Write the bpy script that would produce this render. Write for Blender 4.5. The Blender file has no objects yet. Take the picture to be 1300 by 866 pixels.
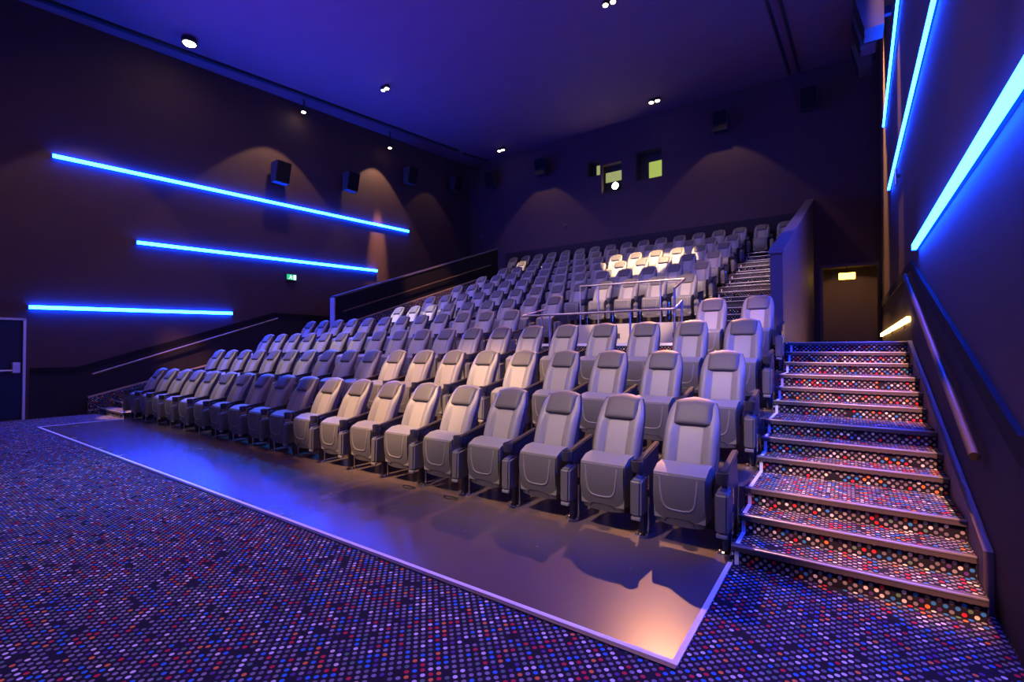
import bpy, bmesh, math, random
from mathutils import Vector, Matrix
random.seed(7)
sc = bpy.context.scene
COL = sc.collection
S = 0.6                                   # one seat pitch = 0.6 m


def P(x, y, z):                           # surveyed room units (seat pitches, camera height 0) -> metres, floor z = 0
    return Vector((x * S, y * S, (z + 2.4) * S))


# ------------------------------------------------------------------ materials
def nt(name):
    m = bpy.data.materials.new(name)
    m.use_nodes = True
    t = m.node_tree
    return m, t, t.nodes['Principled BSDF']


def plain(name, col, rough=.5, metal=0.0, noise=0.0, nscale=40.0, bump=0.0, bscale=200.0, spec=.5):
    m, t, b = nt(name)
    b.inputs['Base Color'].default_value = (*col, 1)
    b.inputs['Roughness'].default_value = rough
    b.inputs['Metallic'].default_value = metal
    b.inputs['Specular IOR Level'].default_value = spec
    tc = t.nodes.new('ShaderNodeTexCoord')
    if noise:
        n = t.nodes.new('ShaderNodeTexNoise')
        n.inputs['Scale'].default_value = nscale
        n.inputs['Detail'].default_value = 4
        t.links.new(tc.outputs['Object'], n.inputs['Vector'])
        r = t.nodes.new('ShaderNodeMix'); r.data_type = 'RGBA'
        r.inputs[6].default_value = (*[c * (1 - noise) for c in col], 1)
        r.inputs[7].default_value = (*[min(1, c * (1 + noise)) for c in col], 1)
        t.links.new(n.outputs['Fac'], r.inputs[0])
        t.links.new(r.outputs[2], b.inputs['Base Color'])
    if bump:
        n2 = t.nodes.new('ShaderNodeTexNoise')
        n2.inputs['Scale'].default_value = bscale
        t.links.new(tc.outputs['Object'], n2.inputs['Vector'])
        bp = t.nodes.new('ShaderNodeBump')
        bp.inputs['Strength'].default_value = bump
        bp.inputs['Distance'].default_value = .002
        t.links.new(n2.outputs['Fac'], bp.inputs['Height'])
        t.links.new(bp.outputs['Normal'], b.inputs['Normal'])
    return m


def glow(name, col, strength, base=(.02, .02, .02)):
    m, t, b = nt(name)
    b.inputs['Base Color'].default_value = (*base, 1)
    b.inputs['Emission Color'].default_value = (*col, 1)
    b.inputs['Emission Strength'].default_value = strength
    return m


def carpet():
    """dark carpet woven with a diagonal lattice of coloured dots"""
    m, t, b = nt('dotted_carpet')
    N, L = t.nodes, t.links
    b.inputs['Roughness'].default_value = .9
    b.inputs['Specular IOR Level'].default_value = .15

    def mth(op, a, c=None):
        n = N.new('ShaderNodeMath'); n.operation = op
        for i, v in enumerate((a, c)):
            if v is None: continue
            if isinstance(v, (int, float)): n.inputs[i].default_value = v
            else: L.new(v, n.inputs[i])
        return n.outputs[0]
    tc = N.new('ShaderNodeTexCoord')
    sp = N.new('ShaderNodeSeparateXYZ'); L.new(tc.outputs['Object'], sp.inputs[0])
    ge = N.new('ShaderNodeNewGeometry'); sn = N.new('ShaderNodeSeparateXYZ'); L.new(ge.outputs['Normal'], sn.inputs[0])
    k = mth('GREATER_THAN', mth('ABSOLUTE', sn.outputs[0]), .6)      # faces looking sideways
    k1 = mth('SUBTRACT', 1, k)
    u = mth('ADD', mth('MULTIPLY', sp.outputs[0], k1), mth('MULTIPLY', sp.outputs[1], k))
    v = mth('ADD', mth('MULTIPLY', sp.outputs[1], k1), sp.outputs[2])
    pitch = .050
    a = mth('DIVIDE', mth('ADD', u, v), pitch)
    c = mth('DIVIDE', mth('SUBTRACT', u, v), pitch)
    fa = mth('SUBTRACT', mth('FRACT', a), .5)
    fc = mth('SUBTRACT', mth('FRACT', c), .5)
    d = mth('SQRT', mth('ADD', mth('MULTIPLY', fa, fa), mth('MULTIPLY', fc, fc)))
    rmp = N.new('ShaderNodeMapRange'); rmp.interpolation_type = 'SMOOTHSTEP'
    L.new(d, rmp.inputs[0])
    rmp.inputs[1].default_value = .27; rmp.inputs[2].default_value = .35
    rmp.inputs[3].default_value = 1; rmp.inputs[4].default_value = 0
    cell = N.new('ShaderNodeCombineXYZ')
    L.new(mth('FLOOR', a), cell.inputs[0]); L.new(mth('FLOOR', c), cell.inputs[1])
    wn = N.new('ShaderNodeTexWhiteNoise'); wn.noise_dimensions = '2D'
    L.new(cell.outputs[0], wn.inputs['Vector'])
    cr = N.new('ShaderNodeValToRGB'); cr.color_ramp.interpolation = 'CONSTANT'
    pal = [(0, (.27, .25, .30)), (.24, (.15, .14, .18)), (.42, (.70, .66, .68)), (.53, (.22, .21, .26)), (.66, (.03, .19, .62)),
           (.77, (.55, .02, .05)), (.855, (.75, .20, .05)), (.895, (.10, .20, .15)), (.94, (.10, .04, .22))]
    e = cr.color_ramp.elements
    while len(e) < len(pal): e.new(.99)
    for k, (pos, col) in enumerate(pal):
        e[k].position = pos; e[k].color = (*col, 1)
    L.new(wn.outputs['Value'], cr.inputs[0])
    # patches of missing dots
    wn2 = N.new('ShaderNodeTexNoise'); wn2.inputs['Scale'].default_value = .33; wn2.inputs['Detail'].default_value = 1
    L.new(cell.outputs[0], wn2.inputs['Vector'])
    keep = mth('LESS_THAN', wn2.outputs['Fac'], .655)
    fac = mth('MULTIPLY', rmp.outputs[0], keep)
    mx = N.new('ShaderNodeMix'); mx.data_type = 'RGBA'
    L.new(fac, mx.inputs[0])
    mx.inputs[6].default_value = (.011, .009, .020, 1)
    L.new(cr.outputs[0], mx.inputs[7])
    L.new(mx.outputs[2], b.inputs['Base Color'])
    fz = N.new('ShaderNodeTexNoise'); fz.inputs['Scale'].default_value = 350
    L.new(tc.outputs['Object'], fz.inputs['Vector'])
    bp = N.new('ShaderNodeBump'); bp.inputs['Strength'].default_value = .25; bp.inputs['Distance'].default_value = .002
    L.new(fz.outputs['Fac'], bp.inputs['Height']); L.new(bp.outputs['Normal'], b.inputs['Normal'])
    return m


def vinyl():
    """dark sheet vinyl with pale scuff specks"""
    m, t, b = nt('dark_vinyl')
    N, L = t.nodes, t.links
    tc = N.new('ShaderNodeTexCoord')
    n = N.new('ShaderNodeTexNoise'); n.inputs['Scale'].default_value = 2; n.inputs['Detail'].default_value = 2
    L.new(tc.outputs['Object'], n.inputs['Vector'])
    mr = N.new('ShaderNodeMapRange'); L.new(n.outputs['Fac'], mr.inputs[0])
    mr.inputs[1].default_value = .3; mr.inputs[2].default_value = .7
    mr.inputs[3].default_value = .255; mr.inputs[4].default_value = .275
    L.new(mr.outputs[0], b.inputs['Roughness'])
    vo = N.new('ShaderNodeTexVoronoi'); vo.inputs['Scale'].default_value = 9
    L.new(tc.outputs['Object'], vo.inputs['Vector'])
    wn = N.new('ShaderNodeMath'); wn.operation = 'LESS_THAN'; wn.inputs[1].default_value = .075
    L.new(vo.outputs['Distance'], wn.inputs[0])
    n2 = N.new('ShaderNodeTexNoise'); n2.inputs['Scale'].default_value = 2.2
    L.new(tc.outputs['Object'], n2.inputs['Vector'])
    g = N.new('ShaderNodeMath'); g.operation = 'GREATER_THAN'; g.inputs[1].default_value = .58
    L.new(n2.outputs['Fac'], g.inputs[0])
    ml = N.new('ShaderNodeMath'); ml.operation = 'MULTIPLY'
    L.new(wn.outputs[0], ml.inputs[0]); L.new(g.outputs[0], ml.inputs[1])
    mx = N.new('ShaderNodeMix'); mx.data_type = 'RGBA'
    L.new(ml.outputs[0], mx.inputs[0])
    mx.inputs[6].default_value = (.11, .078, .078, 1); mx.inputs[7].default_value = (.25, .24, .26, 1)
    L.new(mx.outputs[2], b.inputs['Base Color'])
    b.inputs['Specular IOR Level'].default_value = .75
    return m


M = dict(
    carpet=carpet(), vinyl=vinyl(),
    wall=plain('purple_black_wall_paint', (.062, .032, .033), .75, noise=.12, nscale=3, bump=.3, bscale=60, spec=.3),
    dado=plain('black_dado_paint', (.022, .015, .022), .75, noise=.1, nscale=5, spec=.2),
    nosetrim=plain('bronze_trim', (.42, .30, .22), .45, .4),
    dadotrim=plain('dark_trim_paint', (.009, .007, .012), .8, spec=.15),
    ceiling=plain('dark_ceiling_tiles', (.14, .07, .085), .85, noise=.1, nscale=2, bump=.4, bscale=30),
    leather=plain('grey_leather', (.22, .20, .195), .46, noise=.05, nscale=30, bump=.25, bscale=220, spec=.4),
    insert=plain('pale_grey_leather', (.29, .262, .255), .5, noise=.05, nscale=30, bump=.25, bscale=220, spec=.4),
    pillow=plain('dark_grey_leather', (.098, .088, .09), .52, noise=.06, nscale=30, bump=.25, bscale=220, spec=.3),
    shell=plain('seat_shell_plastic', (.075, .062, .085), .55),
    pan=plain('seat_pan_plastic', (.125, .115, .12), .42, bump=.2, bscale=500),
    ridge=plain('moulded_ridge_plastic', (.24, .22, .22), .35),
    darkplastic=plain('black_plastic', (.036, .033, .04), .4),
    padwood=plain('dark_armrest_plastic', (.036, .027, .027), .6, spec=.2),
    chrome=plain('chrome', (.75, .74, .76), .18, 1),
    alu=plain('aluminium_nosing', (.62, .58, .60), .38, .85),
    nosedark=plain('nosing_rubber', (.05, .04, .05), .6),
    white=plain('white_edge_tape', (.82, .80, .84), .6),
    steel=plain('brushed_steel_rail', (.38, .34, .36), .36, .9),
    railblack=plain('dark_handrail', (.03, .022, .02), .5, spec=.25),
    brass=plain('dull_brass_rail', (.22, .14, .09), .42, .7),
    post=plain('parapet_end_paint', (.34, .25, .25), .5),
    beige=plain('beige_panel', (.42, .37, .32), .6, noise=.06, nscale=6),
    cap=plain('parapet_cap_paint', (.13, .105, .12), .6, spec=.2),
    parapet=plain('parapet_paint', (.10, .070, .078), .65, noise=.08, nscale=4),
    black=plain('matt_black', (.010, .009, .012), .6),
    speaker=plain('speaker_cabinet', (.035, .03, .034), .5),
    grille=plain('speaker_cloth', (.012, .010, .012), .9, spec=.1),
    door=plain('door_leaf', (.004, .004, .005), .5),
    frame=plain('door_frame_metal', (.55, .50, .55), .4, .3),
    led=glow('blue_led', (.0022, .045, 1.0), 210),
    ledcase=glow('led_profile', (.0, .04, 1.0), 1.8),
    lamp=glow('lamp_glass', (1, .83, .58), 45),
    lampdim=glow('lamp_glass_dim', (1, .70, .42), 14),
    lampblue=glow('lamp_glass_blue', (.25, .35, 1), 10),
    gold=glow('golden_ledge_glow', (1, .52, .12), 20),  # overexposed glare of a ledge, painted as emission
    emlight=glow('emergency_light', (1, .52, .05), 12),
    pane=glow('lit_projection_room_pane', (.50, .62, .10), .75),
    pane2=glow('lit_projection_pane_pale', (.55, .58, .20), .6),
    signgreen=glow('exit_sign_green', (.02, .55, .22), 1.2),
    signwhite=glow('exit_sign_white', (.75, 1, .88), 1.6),
    proj=glow('projector_lens', (1, .93, .78), 120),
)


# ------------------------------------------------------------------ mesh helpers
class MB:
    def __init__(self): self.bm = bmesh.new()

    def box(self, c, s, rot=None, bev=0.0, seg=2):
        r = bmesh.ops.create_cube(self.bm, size=1)
        vs = r['verts']
        mat = Matrix.Translation(Vector(c)) @ (rot.to_4x4() if rot else Matrix()) @ Matrix.Diagonal((*s, 1))
        bmesh.ops.transform(self.bm, matrix=mat, verts=vs)
        if bev:
            es = list({e for v in vs for e in v.link_edges})
            bmesh.ops.bevel(self.bm, geom=es, offset=bev, segments=seg, affect='EDGES', profile=.5)
        return self

    def bx(self, a, b, bev=0.0):
        a, b = Vector(a), Vector(b)
        return self.box((a + b) / 2, [abs(q) for q in (b - a)], bev=bev)

    def hexa(self, pts):                  # 8 points: bottom ring, top ring
        v = [self.bm.verts.new(p) for p in pts]
        for f in ((3, 2, 1, 0), (4, 5, 6, 7), (0, 1, 5, 4), (1, 2, 6, 5), (2, 3, 7, 6), (3, 0, 4, 7)):
            self.bm.faces.new([v[i] for i in f])
        return self

    def prism(self, poly, d):             # polygon (3-D points) extruded by vector d
        d = Vector(d); n = len(poly)
        a = [self.bm.verts.new(p) for p in poly]
        b = [self.bm.verts.new(Vector(p) + d) for p in poly]
        self.bm.faces.new(a); self.bm.faces.new(b[::-1])
        for i in range(n):
            self.bm.faces.new((a[i], b[i], b[(i + 1) % n], a[(i + 1) % n]))
        return self

    def tube(self, pts, r, seg=10, closed=False):
        pts = [Vector(p) for p in pts]; n = len(pts); rings = []
        up = Vector((0, 0, 1))
        for i, p in enumerate(pts):
            if closed: t = pts[(i + 1) % n] - pts[i - 1]
            else: t = pts[min(i + 1, n - 1)] - pts[max(i - 1, 0)]
            t.normalize()
            a = t.cross(up)
            if a.length < 1e-3: a = t.cross(Vector((1, 0, 0)))
            a.normalize(); b = a.cross(t)
            rr = r[i] if isinstance(r, (list, tuple)) else r
            rings.append([self.bm.verts.new(p + rr * (a * math.cos(q) + b * math.sin(q))) for q in [2 * math.pi * k / seg for k in range(seg)]])
        m = n if closed else n - 1
        for i in range(m):
            A, B = rings[i], rings[(i + 1) % n]
            for k in range(seg):
                self.bm.faces.new((A[k], A[(k + 1) % seg], B[(k + 1) % seg], B[k]))
        if not closed:
            self.bm.faces.new(rings[0][::-1]); self.bm.faces.new(rings[-1])
        return self

    def lathe(self, prof, c=(0, 0, 0), seg=20, axis=None):     # prof: (r, z) pairs
        rings = []; rot = axis or Matrix.Identity(3)
        c = Vector(c)
        for r, z in prof:
            rings.append([self.bm.verts.new(c + rot @ Vector((r * math.cos(q), r * math.sin(q), z))) for q in [2 * math.pi * k / seg for k in range(seg)]])
        for A, B in zip(rings, rings[1:]):
            for k in range(seg):
                self.bm.faces.new((A[k], A[(k + 1) % seg], B[(k + 1) % seg], B[k]))
        self.bm.faces.new(rings[0][::-1]); self.bm.faces.new(rings[-1])
        return self

    def shell(self, fn, nu, nv, thick):   # closed slab from a height field: fn(s, t) -> (front point, back point)
        F = [[self.bm.verts.new(fn(-1 + 2 * i / nu, j / nv)[0]) for i in range(nu + 1)] for j in range(nv + 1)]
        B = [[self.bm.verts.new(fn(-1 + 2 * i / nu, j / nv)[1]) for i in range(nu + 1)] for j in range(nv + 1)]
        for j in range(nv):
            for i in range(nu):
                self.bm.faces.new((F[j][i], F[j][i + 1], F[j + 1][i + 1], F[j + 1][i]))
                self.bm.faces.new((B[j][i + 1], B[j][i], B[j + 1][i], B[j + 1][i + 1]))
        for j in range(nv):
            self.bm.faces.new((F[j + 1][0], B[j + 1][0], B[j][0], F[j][0]))
            self.bm.faces.new((F[j][nu], B[j][nu], B[j + 1][nu], F[j + 1][nu]))
        for i in range(nu):
            self.bm.faces.new((F[0][i + 1], F[0][i], B[0][i], B[0][i + 1]))
            self.bm.faces.new((F[nv][i], F[nv][i + 1], B[nv][i + 1], B[nv][i]))
        return self

    def build(self, name, mat, parent=None, smooth=False, subsurf=0):
        bmesh.ops.recalc_face_normals(self.bm, faces=self.bm.faces)
        me = bpy.data.meshes.new(name)
        self.bm.to_mesh(me); self.bm.free()
        me.materials.append(mat)
        if smooth:
            for p in me.polygons: p.use_smooth = True
            if smooth != 'all':
                try: me.set_sharp_from_angle(angle=math.radians(40))
                except Exception: pass
        o = bpy.data.objects.new(name, me); COL.objects.link(o)
        if parent: o.parent = parent
        if subsurf:
            md = o.modifiers.new('sub', 'SUBSURF'); md.levels = subsurf; md.render_levels = subsurf
        return o


def tag(o, label, cat, group=None, kind=None):
    o['label'] = label; o['category'] = cat
    if group: o['group'] = group
    if kind: o['kind'] = kind
    return o


def thing(name, label, cat, loc=(0, 0, 0), group=None, rz=0.0):
    o = bpy.data.objects.new(name, None); COL.objects.link(o)
    o.location = loc; o.rotation_euler.z = rz; o.empty_display_size = .1
    return tag(o, label, cat, group)


def struct(o, label=None, cat=None):
    o['kind'] = 'structure'
    if label: o['label'] = label
    if cat: o['category'] = cat
    return o


def copy_tree(o, parent=None):
    c = o.copy(); COL.objects.link(c)
    if parent: c.parent = parent
    for ch in list(o.children): copy_tree(ch, c)
    return c


# ------------------------------------------------------------------ surveyed dimensions (units)
XL, XR = -23.0, 1.10            # side walls
YF, YB = -7.0, 27.3             # front and back walls
STEP = .2125
LAND = -2.4 + 12 * STEP         # landing / cross aisle level
def ceil_z(y): return 11.6 + .075 * y
LOW_Y = [6.669 + 1.905 * k for k in range(4)]
LOW_Z = [-2.4 + 3 * STEP * k for k in range(4)]
UP_Y = [14.64 + 1.9734 * k for k in range(7)]           # rows 5..11
UP_Z = [LAND, .815, 1.545, 2.265, 2.985, 3.71, 4.47]
TIER_Y = [6.75 + 1.905 * k for k in range(3)] + [12.47] + [UP_Y[k] - 1.87 for k in range(1, 7)]    # fronts of rows 2..11
SX0, SX1 = -1.085, .99           # right stairs
LX0, LX1 = -22.86, -20.35       # left stairs
PR0, PR1 = -1.55, -1.28         # right parapet
PL0, PL1 = -19.65, -19.38       # left parapet
PAR_Y0 = 13.4


def slab(name, x0, x1, y0, y1, z0, z1, mat, label=None, cat=None, bev=0):
    o = MB().bx(P(x0, y0, z0), P(x1, y1, z1), bev=bev).build(name, mat)
    return struct(o, label, cat)


# ------------------------------------------------------------------ setting
slab('floor', XL - .3, XR + .3, YF, YB + .2, -2.75, -2.4, M['carpet'], 'dark carpet with coloured dots across the front of the auditorium', 'carpet')
# vinyl sheet in front of and below the first row, 4 mm proud
slab('floor_vinyl', -20.34, SX0 - .037, 3.757, 6.78, -2.42, -2.393, M['vinyl'], 'dark glossy vinyl floor strip before the front row', 'floor')
lw = .048
o = MB()
o.bx(P(-20.38, 3.71, -2.41), P(SX0 + .01, 3.71 + lw, -2.388))
o.bx(P(SX0 - .038, 3.71 + lw, -2.41), P(SX0 + .01, 5.84, -2.388))
o.bx(P(-20.38, 3.71 + lw, -2.41), P(-20.332, 5.84, -2.388))
struct(o.build('trim_1', M['white']), 'white floor line bordering the dark vinyl strip', 'floor line')
o = MB(); o.bx(P(-20.45, 3.66, -2.41), P(SX0 + .01, 3.709, -2.390))
struct(o.build('trim_2', M['nosedark']), 'dark threshold strip between carpet and white floor line', 'trim')

# terraces
def tier(i, y0, y1, z, xa, xb):
    slab('floor_terrace', xa, xb, y0, y1, -2.5, z, M['vinyl'])
for k in range(3):
    y1 = TIER_Y[k + 1]
    tier(k, TIER_Y[k], y1 + .02, LOW_Z[k + 1], LX1 + .02, SX0 - .01)
slab('floor_landing', XL - .1, XR + .25, 12.80, YB + .1, -2.5, LAND, M['carpet'], 'dotted carpet landing at mid height', 'landing')
# landing front strip between the two lower stairs (dotted riser)
slab('floor_landing', LX1 + .02, SX0 - .01, 12.47, 12.81, -2.5, LAND - .002, M['carpet'])
for k in range(1, 7):
    y0 = TIER_Y[3 + k]; y1 = TIER_Y[4 + k] + .02 if k < 6 else YB + .05
    tier(k, y0, y1, UP_Z[k], PL1, PR0)

# side walls, back wall with openings, ceiling, front wall
def wallbox(name, x0, x1, y0, y1, z0=-2.6, label=None):
    pts = [P(x0, y0, z0), P(x1, y0, z0), P(x1, y1, z0), P(x0, y1, z0), P(x0, y0, ceil_z(y0) + .3), P(x1, y0, ceil_z(y0) + .3), P(x1, y1, ceil_z(y1) + .3), P(x0, y1, ceil_z(y1) + .3)]
    return MB().hexa(pts)
# left wall has the exit door set into it: leave the doorway open
DY0, DY1, DZ1 = 1.75, 3.86, 1.04
w = MB()
for (ya, yb, za) in ((YF, DY0, -2.6), (DY0, DY1, DZ1), (DY1, YB + .3, -2.6)):
    w.hexa([P(XL - .35, ya, za), P(XL, ya, za), P(XL, yb, za), P(XL - .35, yb, za), P(XL - .35, ya, ceil_z(ya) + .3), P(XL, ya, ceil_z(ya) + .3), P(XL, yb, ceil_z(yb) + .3), P(XL - .35, yb, ceil_z(yb) + .3)])
struct(w.build('wall_left', M['wall']))
w = wallbox('wall_right', XR, XR + .35, YF, 22.4)
w.hexa([P(XR, 22.4, -2.6), P(1.75, 22.4, -2.6), P(1.75, 22.7, -2.6), P(XR, 22.7, -2.6), P(XR, 22.4, 13.6), P(1.75, 22.4, 13.6), P(1.75, 22.7, 13.6), P(XR, 22.7, 13.6)])
w.hexa([P(1.4, 22.6, -2.6), P(1.75, 22.6, -2.6), P(1.75, YB + .3, -2.6), P(1.4, YB + .3, -2.6), P(1.4, 22.6, 14), P(1.75, 22.6, 14), P(1.75, YB + .3, 14), P(1.4, YB + .3, 14)])
struct(w.build('wall_right', M['wall']))
struct(MB().bx(P(XL - .3, YF - .3, -2.6), P(XR + .3, YF, 11.6)).build('wall_front', M['dado']))
# back wall with door opening and three projection ports: built as a grid of blocks round the holes
DOOR = (-.96, 1.17, LAND, 3.88)
PORTS = [(-13.3, -12.45, 10.82, 11.72), (-12.35, -11.05, 9.62, 11.35), (-10.15, -8.62, 9.95, 11.62)]
holes = [DOOR] + PORTS
xs = sorted({XL - .3, XR + .7} | {h[0] for h in holes} | {h[1] for h in holes})
zs = sorted({-2.6, 14.2} | {h[2] for h in holes} | {h[3] for h in holes})
w = MB()
for xa, xb in zip(xs, xs[1:]):
    run = None
    for za, zb in zip(zs, zs[1:]):
        cx, cz = (xa + xb) / 2, (za + zb) / 2
        solid = not any(h[0] < cx < h[1] and h[2] < cz < h[3] for h in holes)
        if solid: run = [run[0] if run else za, zb]
        if run and (not solid or zb == zs[-1]):
            w.bx(P(xa, YB, run[0]), P(xb, YB + .45, run[1]))
        if not solid: run = None
struct(w.build('wall_back', M['wall']))
w = MB()
zc0, zc1 = ceil_z(YF - .5), ceil_z(YB + .6)
w.hexa([P(XL - .4, YF - .5, zc0), P(XR + .8, YF - .5, zc0), P(XR + .8, YB + .6, zc1), P(XL - .4, YB + .6, zc1), P(XL - .4, YF - .5, zc0 + .3), P(XR + .8, YF - .5, zc0 + .3), P(XR + .8, YB + .6, zc1 + .3), P(XL - .4, YB + .6, zc1 + .3)])
struct(w.build('ceiling', M['ceiling']))

# projection ports: frame, recessed pane
for i, (x0, x1, z0, z1) in enumerate(PORTS):
    fr = MB(); t = .07
    y0, y1 = YB + .40, YB + .50
    fr.bx(P(x0 - .02, y0, z0), P(x0 + t, y1, z1)); fr.bx(P(x1 - t, y0, z0), P(x1 + .02, y1, z1))
    fr.bx(P(x0, y0, z0), P(x1, y1, z0 + t)); fr.bx(P(x0, y0, z1 - t), P(x1, y1, z1))
    wn = struct(fr.build('window_%d' % (i + 1), M['black']), ['smallest glowing projection window left of the projector', 'projection window with the lit projector lens', 'largest projection window glowing yellow green'][i], 'window')
    pa = MB()
    px0 = x0 + [.40, .02, .62][i]; pz0 = z0 + [.12, .78, .02][i]; pz1 = z1 - [.12, .35, .55][i]
    pa.bx(P(px0, y1 - .02, pz0), P(x1 - .03, y1 + .02, pz1))
    pa.build('pane', M['pane'] if i == 2 else M['pane2'], wn)
    bk = MB(); bk.bx(P(x0 - .05, y1 + .02, z0 - .05), P(x1 + .05, y1 + .10, z1 + .05)); bk.build('blackout_panel', M['black'], wn)

# exit passage behind the back wall door
ex = MB()
ex.bx(P(-1.4, YB + .4, -.2), P(1.7, 33, LAND)); o = struct(ex.build('floor_passage', M['carpet']))
ex = MB(); ex.bx(P(-1.4, YB + .45, -.2), P(-1.05, 33, 4.6)); ex.bx(P(1.3, YB + .45, -.2), P(1.65, 33, 4.6)); ex.bx(P(-1.4, 31.2, -.2), P(1.65, 31.6, 4.6))
struct(ex.build('wall_passage', M['parapet']))
struct(MB().bx(P(-1.4, YB + .45, 4.3), P(1.65, 33, 4.6)).build('ceiling_passage', M['wall']))
struct(MB().bx(P(-1.05, 30.6, LAND - .05), P(1.3, 31.2, .46)).build('trim_3', M['carpet']), 'dotted carpet upstand at the end of the exit passage', 'skirting')
fr = MB(); fr.bx(P(-1.05, YB - .06, LAND), P(-.95, YB + .46, 3.92)); fr.bx(P(1.16, YB - .06, LAND), P(1.26, YB + .46, 3.92)); fr.bx(P(-1.05, YB - .06, 3.86), P(1.26, YB + .46, 4.0))
struct(fr.build('door_2', M['parapet']), 'exit doorway under the glowing emergency light', 'doorway')

# dados with trim band along both side walls: heights follow stair pitch then level
SL = 3 * STEP / 1.905
def stair_line(y): return -2.4 + max(0, min(y, 12.47) - 5.86 + .66) * SL if y > 5.2 else -2.4
def dado(side, x0, x1, ylast):
    ys = [YF + .05, 5.2, 12.47, ylast]
    top = [stair_line(y) + 1.75 for y in ys]; top[0] = top[1]
    m = MB(); b = MB()
    segs = list(zip(ys, ys[1:], top, top[1:]))
    if side == 'left':      # stop at the door
        segs = [(DY1 + .12, 5.2, top[1], top[1])] + segs[1:]
    for ya, yb, ta, tb in segs:
        for mb, lo_a, lo_b, hi_a, hi_b, dx in ((m, -2.4, -2.4, ta - .22, tb - .22, 0), (b, ta - .22, tb - .22, ta, tb, .02)):
            xa, xb = (x0, x1 + dx) if side == 'left' else (x0 - dx, x1)
            mb.hexa([P(xa, ya, lo_a), P(xb, ya, lo_a), P(xb, yb, lo_b), P(xa, yb, lo_b), P(xa, ya, hi_a), P(xb, ya, hi_a), P(xb, yb, hi_b), P(xa, yb, hi_b)])
    struct(m.build('baseboard_' + side, M['dado'])); struct(b.build('trim_' + side, M['dadotrim']))
dado('left', XL - .02, XL + .03, 27.25)
dado('right', XR - .03, XR + .02, 22.3)
# black band along the foot of the back wall behind the last row
struct(MB().bx(P(PL0, YB - .05, UP_Z[6]), P(PR1, YB + .01, 6.72)).build('baseboard_back', M['dado']))

# beige fascia below row six with two service plates
fa = MB().bx(P(-7.75, TIER_Y[4] - .05, LAND + .01), P(-3.93, TIER_Y[4] + .01, UP_Z[1] + .005)).build('fascia_panel', M['beige'])
tag(fa, 'beige fascia panel below the railed row behind wheelchair space', 'panel')
for x in (-6.35, -5.15, -3.98 - .35):
    pl = MB().bx(P(x, TIER_Y[4] - .075, LAND + .2), P(x + .32, TIER_Y[4] - .045, LAND + .36), bev=.004).build('service_plate', M['darkplastic'], fa)
wn = MB().bx(P(-8.2, 12.44, LAND - .06), P(SX0 - .15, 12.56, LAND + .012)).build('platform_nosing', M['white'])
tag(wn, 'white nosing along the wheelchair platform edge behind third row', 'nosing')

# ------------------------------------------------------------------ stairs
def stairs(name, label, x0, x1, fronts, tops, z_start, tape_side, mat=None):
    """fronts: y of each riser, tops: z of each tread; returns the thing"""
    t = thing(name, label, 'stairs', P((x0 + x1) / 2, fronts[0], z_start))
    loc = Vector(t.location)
    zprev = z_start
    for n, (y, z) in enumerate(zip(fronts, tops)):
        y2 = fronts[n + 1] if n + 1 < len(fronts) else y + .35
        st = MB().bx(P(x0, y, zprev - (.05 if n else 0)), P(x1, y2 + .03, z)).build('step', M['carpet'])
        no = MB()
        no.bx(P(x0, y - .035, z - .012), P(x1, y - .008, z + .007), bev=.002)
        no.build('nosing', M['alu'], st, smooth=True)
        MB().bx(P(x0 + .002, y - .030, z - .062), P(x1 - .002, y + .01, z - .011)).bx(P(x0 + .002, y - .009, z - .012), P(x1 - .002, y + .040, z + .006)).build('nosing_skirt', M['nosedark'], st)
        tp = MB(); w = .042
        xa, xb = (x0 + .03, x0 + .03 + w) if tape_side < 0 else (x1 - .03 - w, x1 - .03)
        tp.bx(P(xa, y - .006, zprev), P(xb, y + .01, z - .063))
        tp.bx(P(xa, y + .041, z - .01), P(xb, y2 - .005, z + .005))
        tp.build('edge_strip', M['white'], st)
        zprev = z
        bpy.context.view_layer.update()
        st.parent = t; st.matrix_parent_inverse = Matrix.Translation(-loc)
    return t
lowF, lowT = [], []
for k in range(4):
    yk = TIER_Y[k] if k < 3 else 12.47
    lowF += [yk - .90, yk - .45, yk]
    lowT += [-2.4 + STEP * (3 * k + j) for j in (1, 2, 3)]
stairs('staircase', 'wide dotted carpet staircase beside the right wall', SX0, SX1, lowF, lowT, -2.4, -1)
stairs('staircase', 'dotted carpet staircase at the far left, beside the left wall', LX0, LX1, lowF, lowT, -2.4, 1)
upF, upT = [], []
zp = LAND
for k in range(1, 7):
    yk = TIER_Y[3 + k]; h = (UP_Z[k] - zp) / 3
    upF += [yk - .92, yk - .46, yk]; upT += [zp + h, zp + 2 * h, UP_Z[k]]
    zp = UP_Z[k]
stairs('staircase', 'upper staircase beside the pale sloping parapet, seen past the fourth row', -3.79, PR0 - .02, upF, upT, LAND, -1)
stairs('staircase', 'upper staircase below the dark sloping parapet on the left', PL1 + .09, -17.0, upF, upT, LAND, 1)

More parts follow.
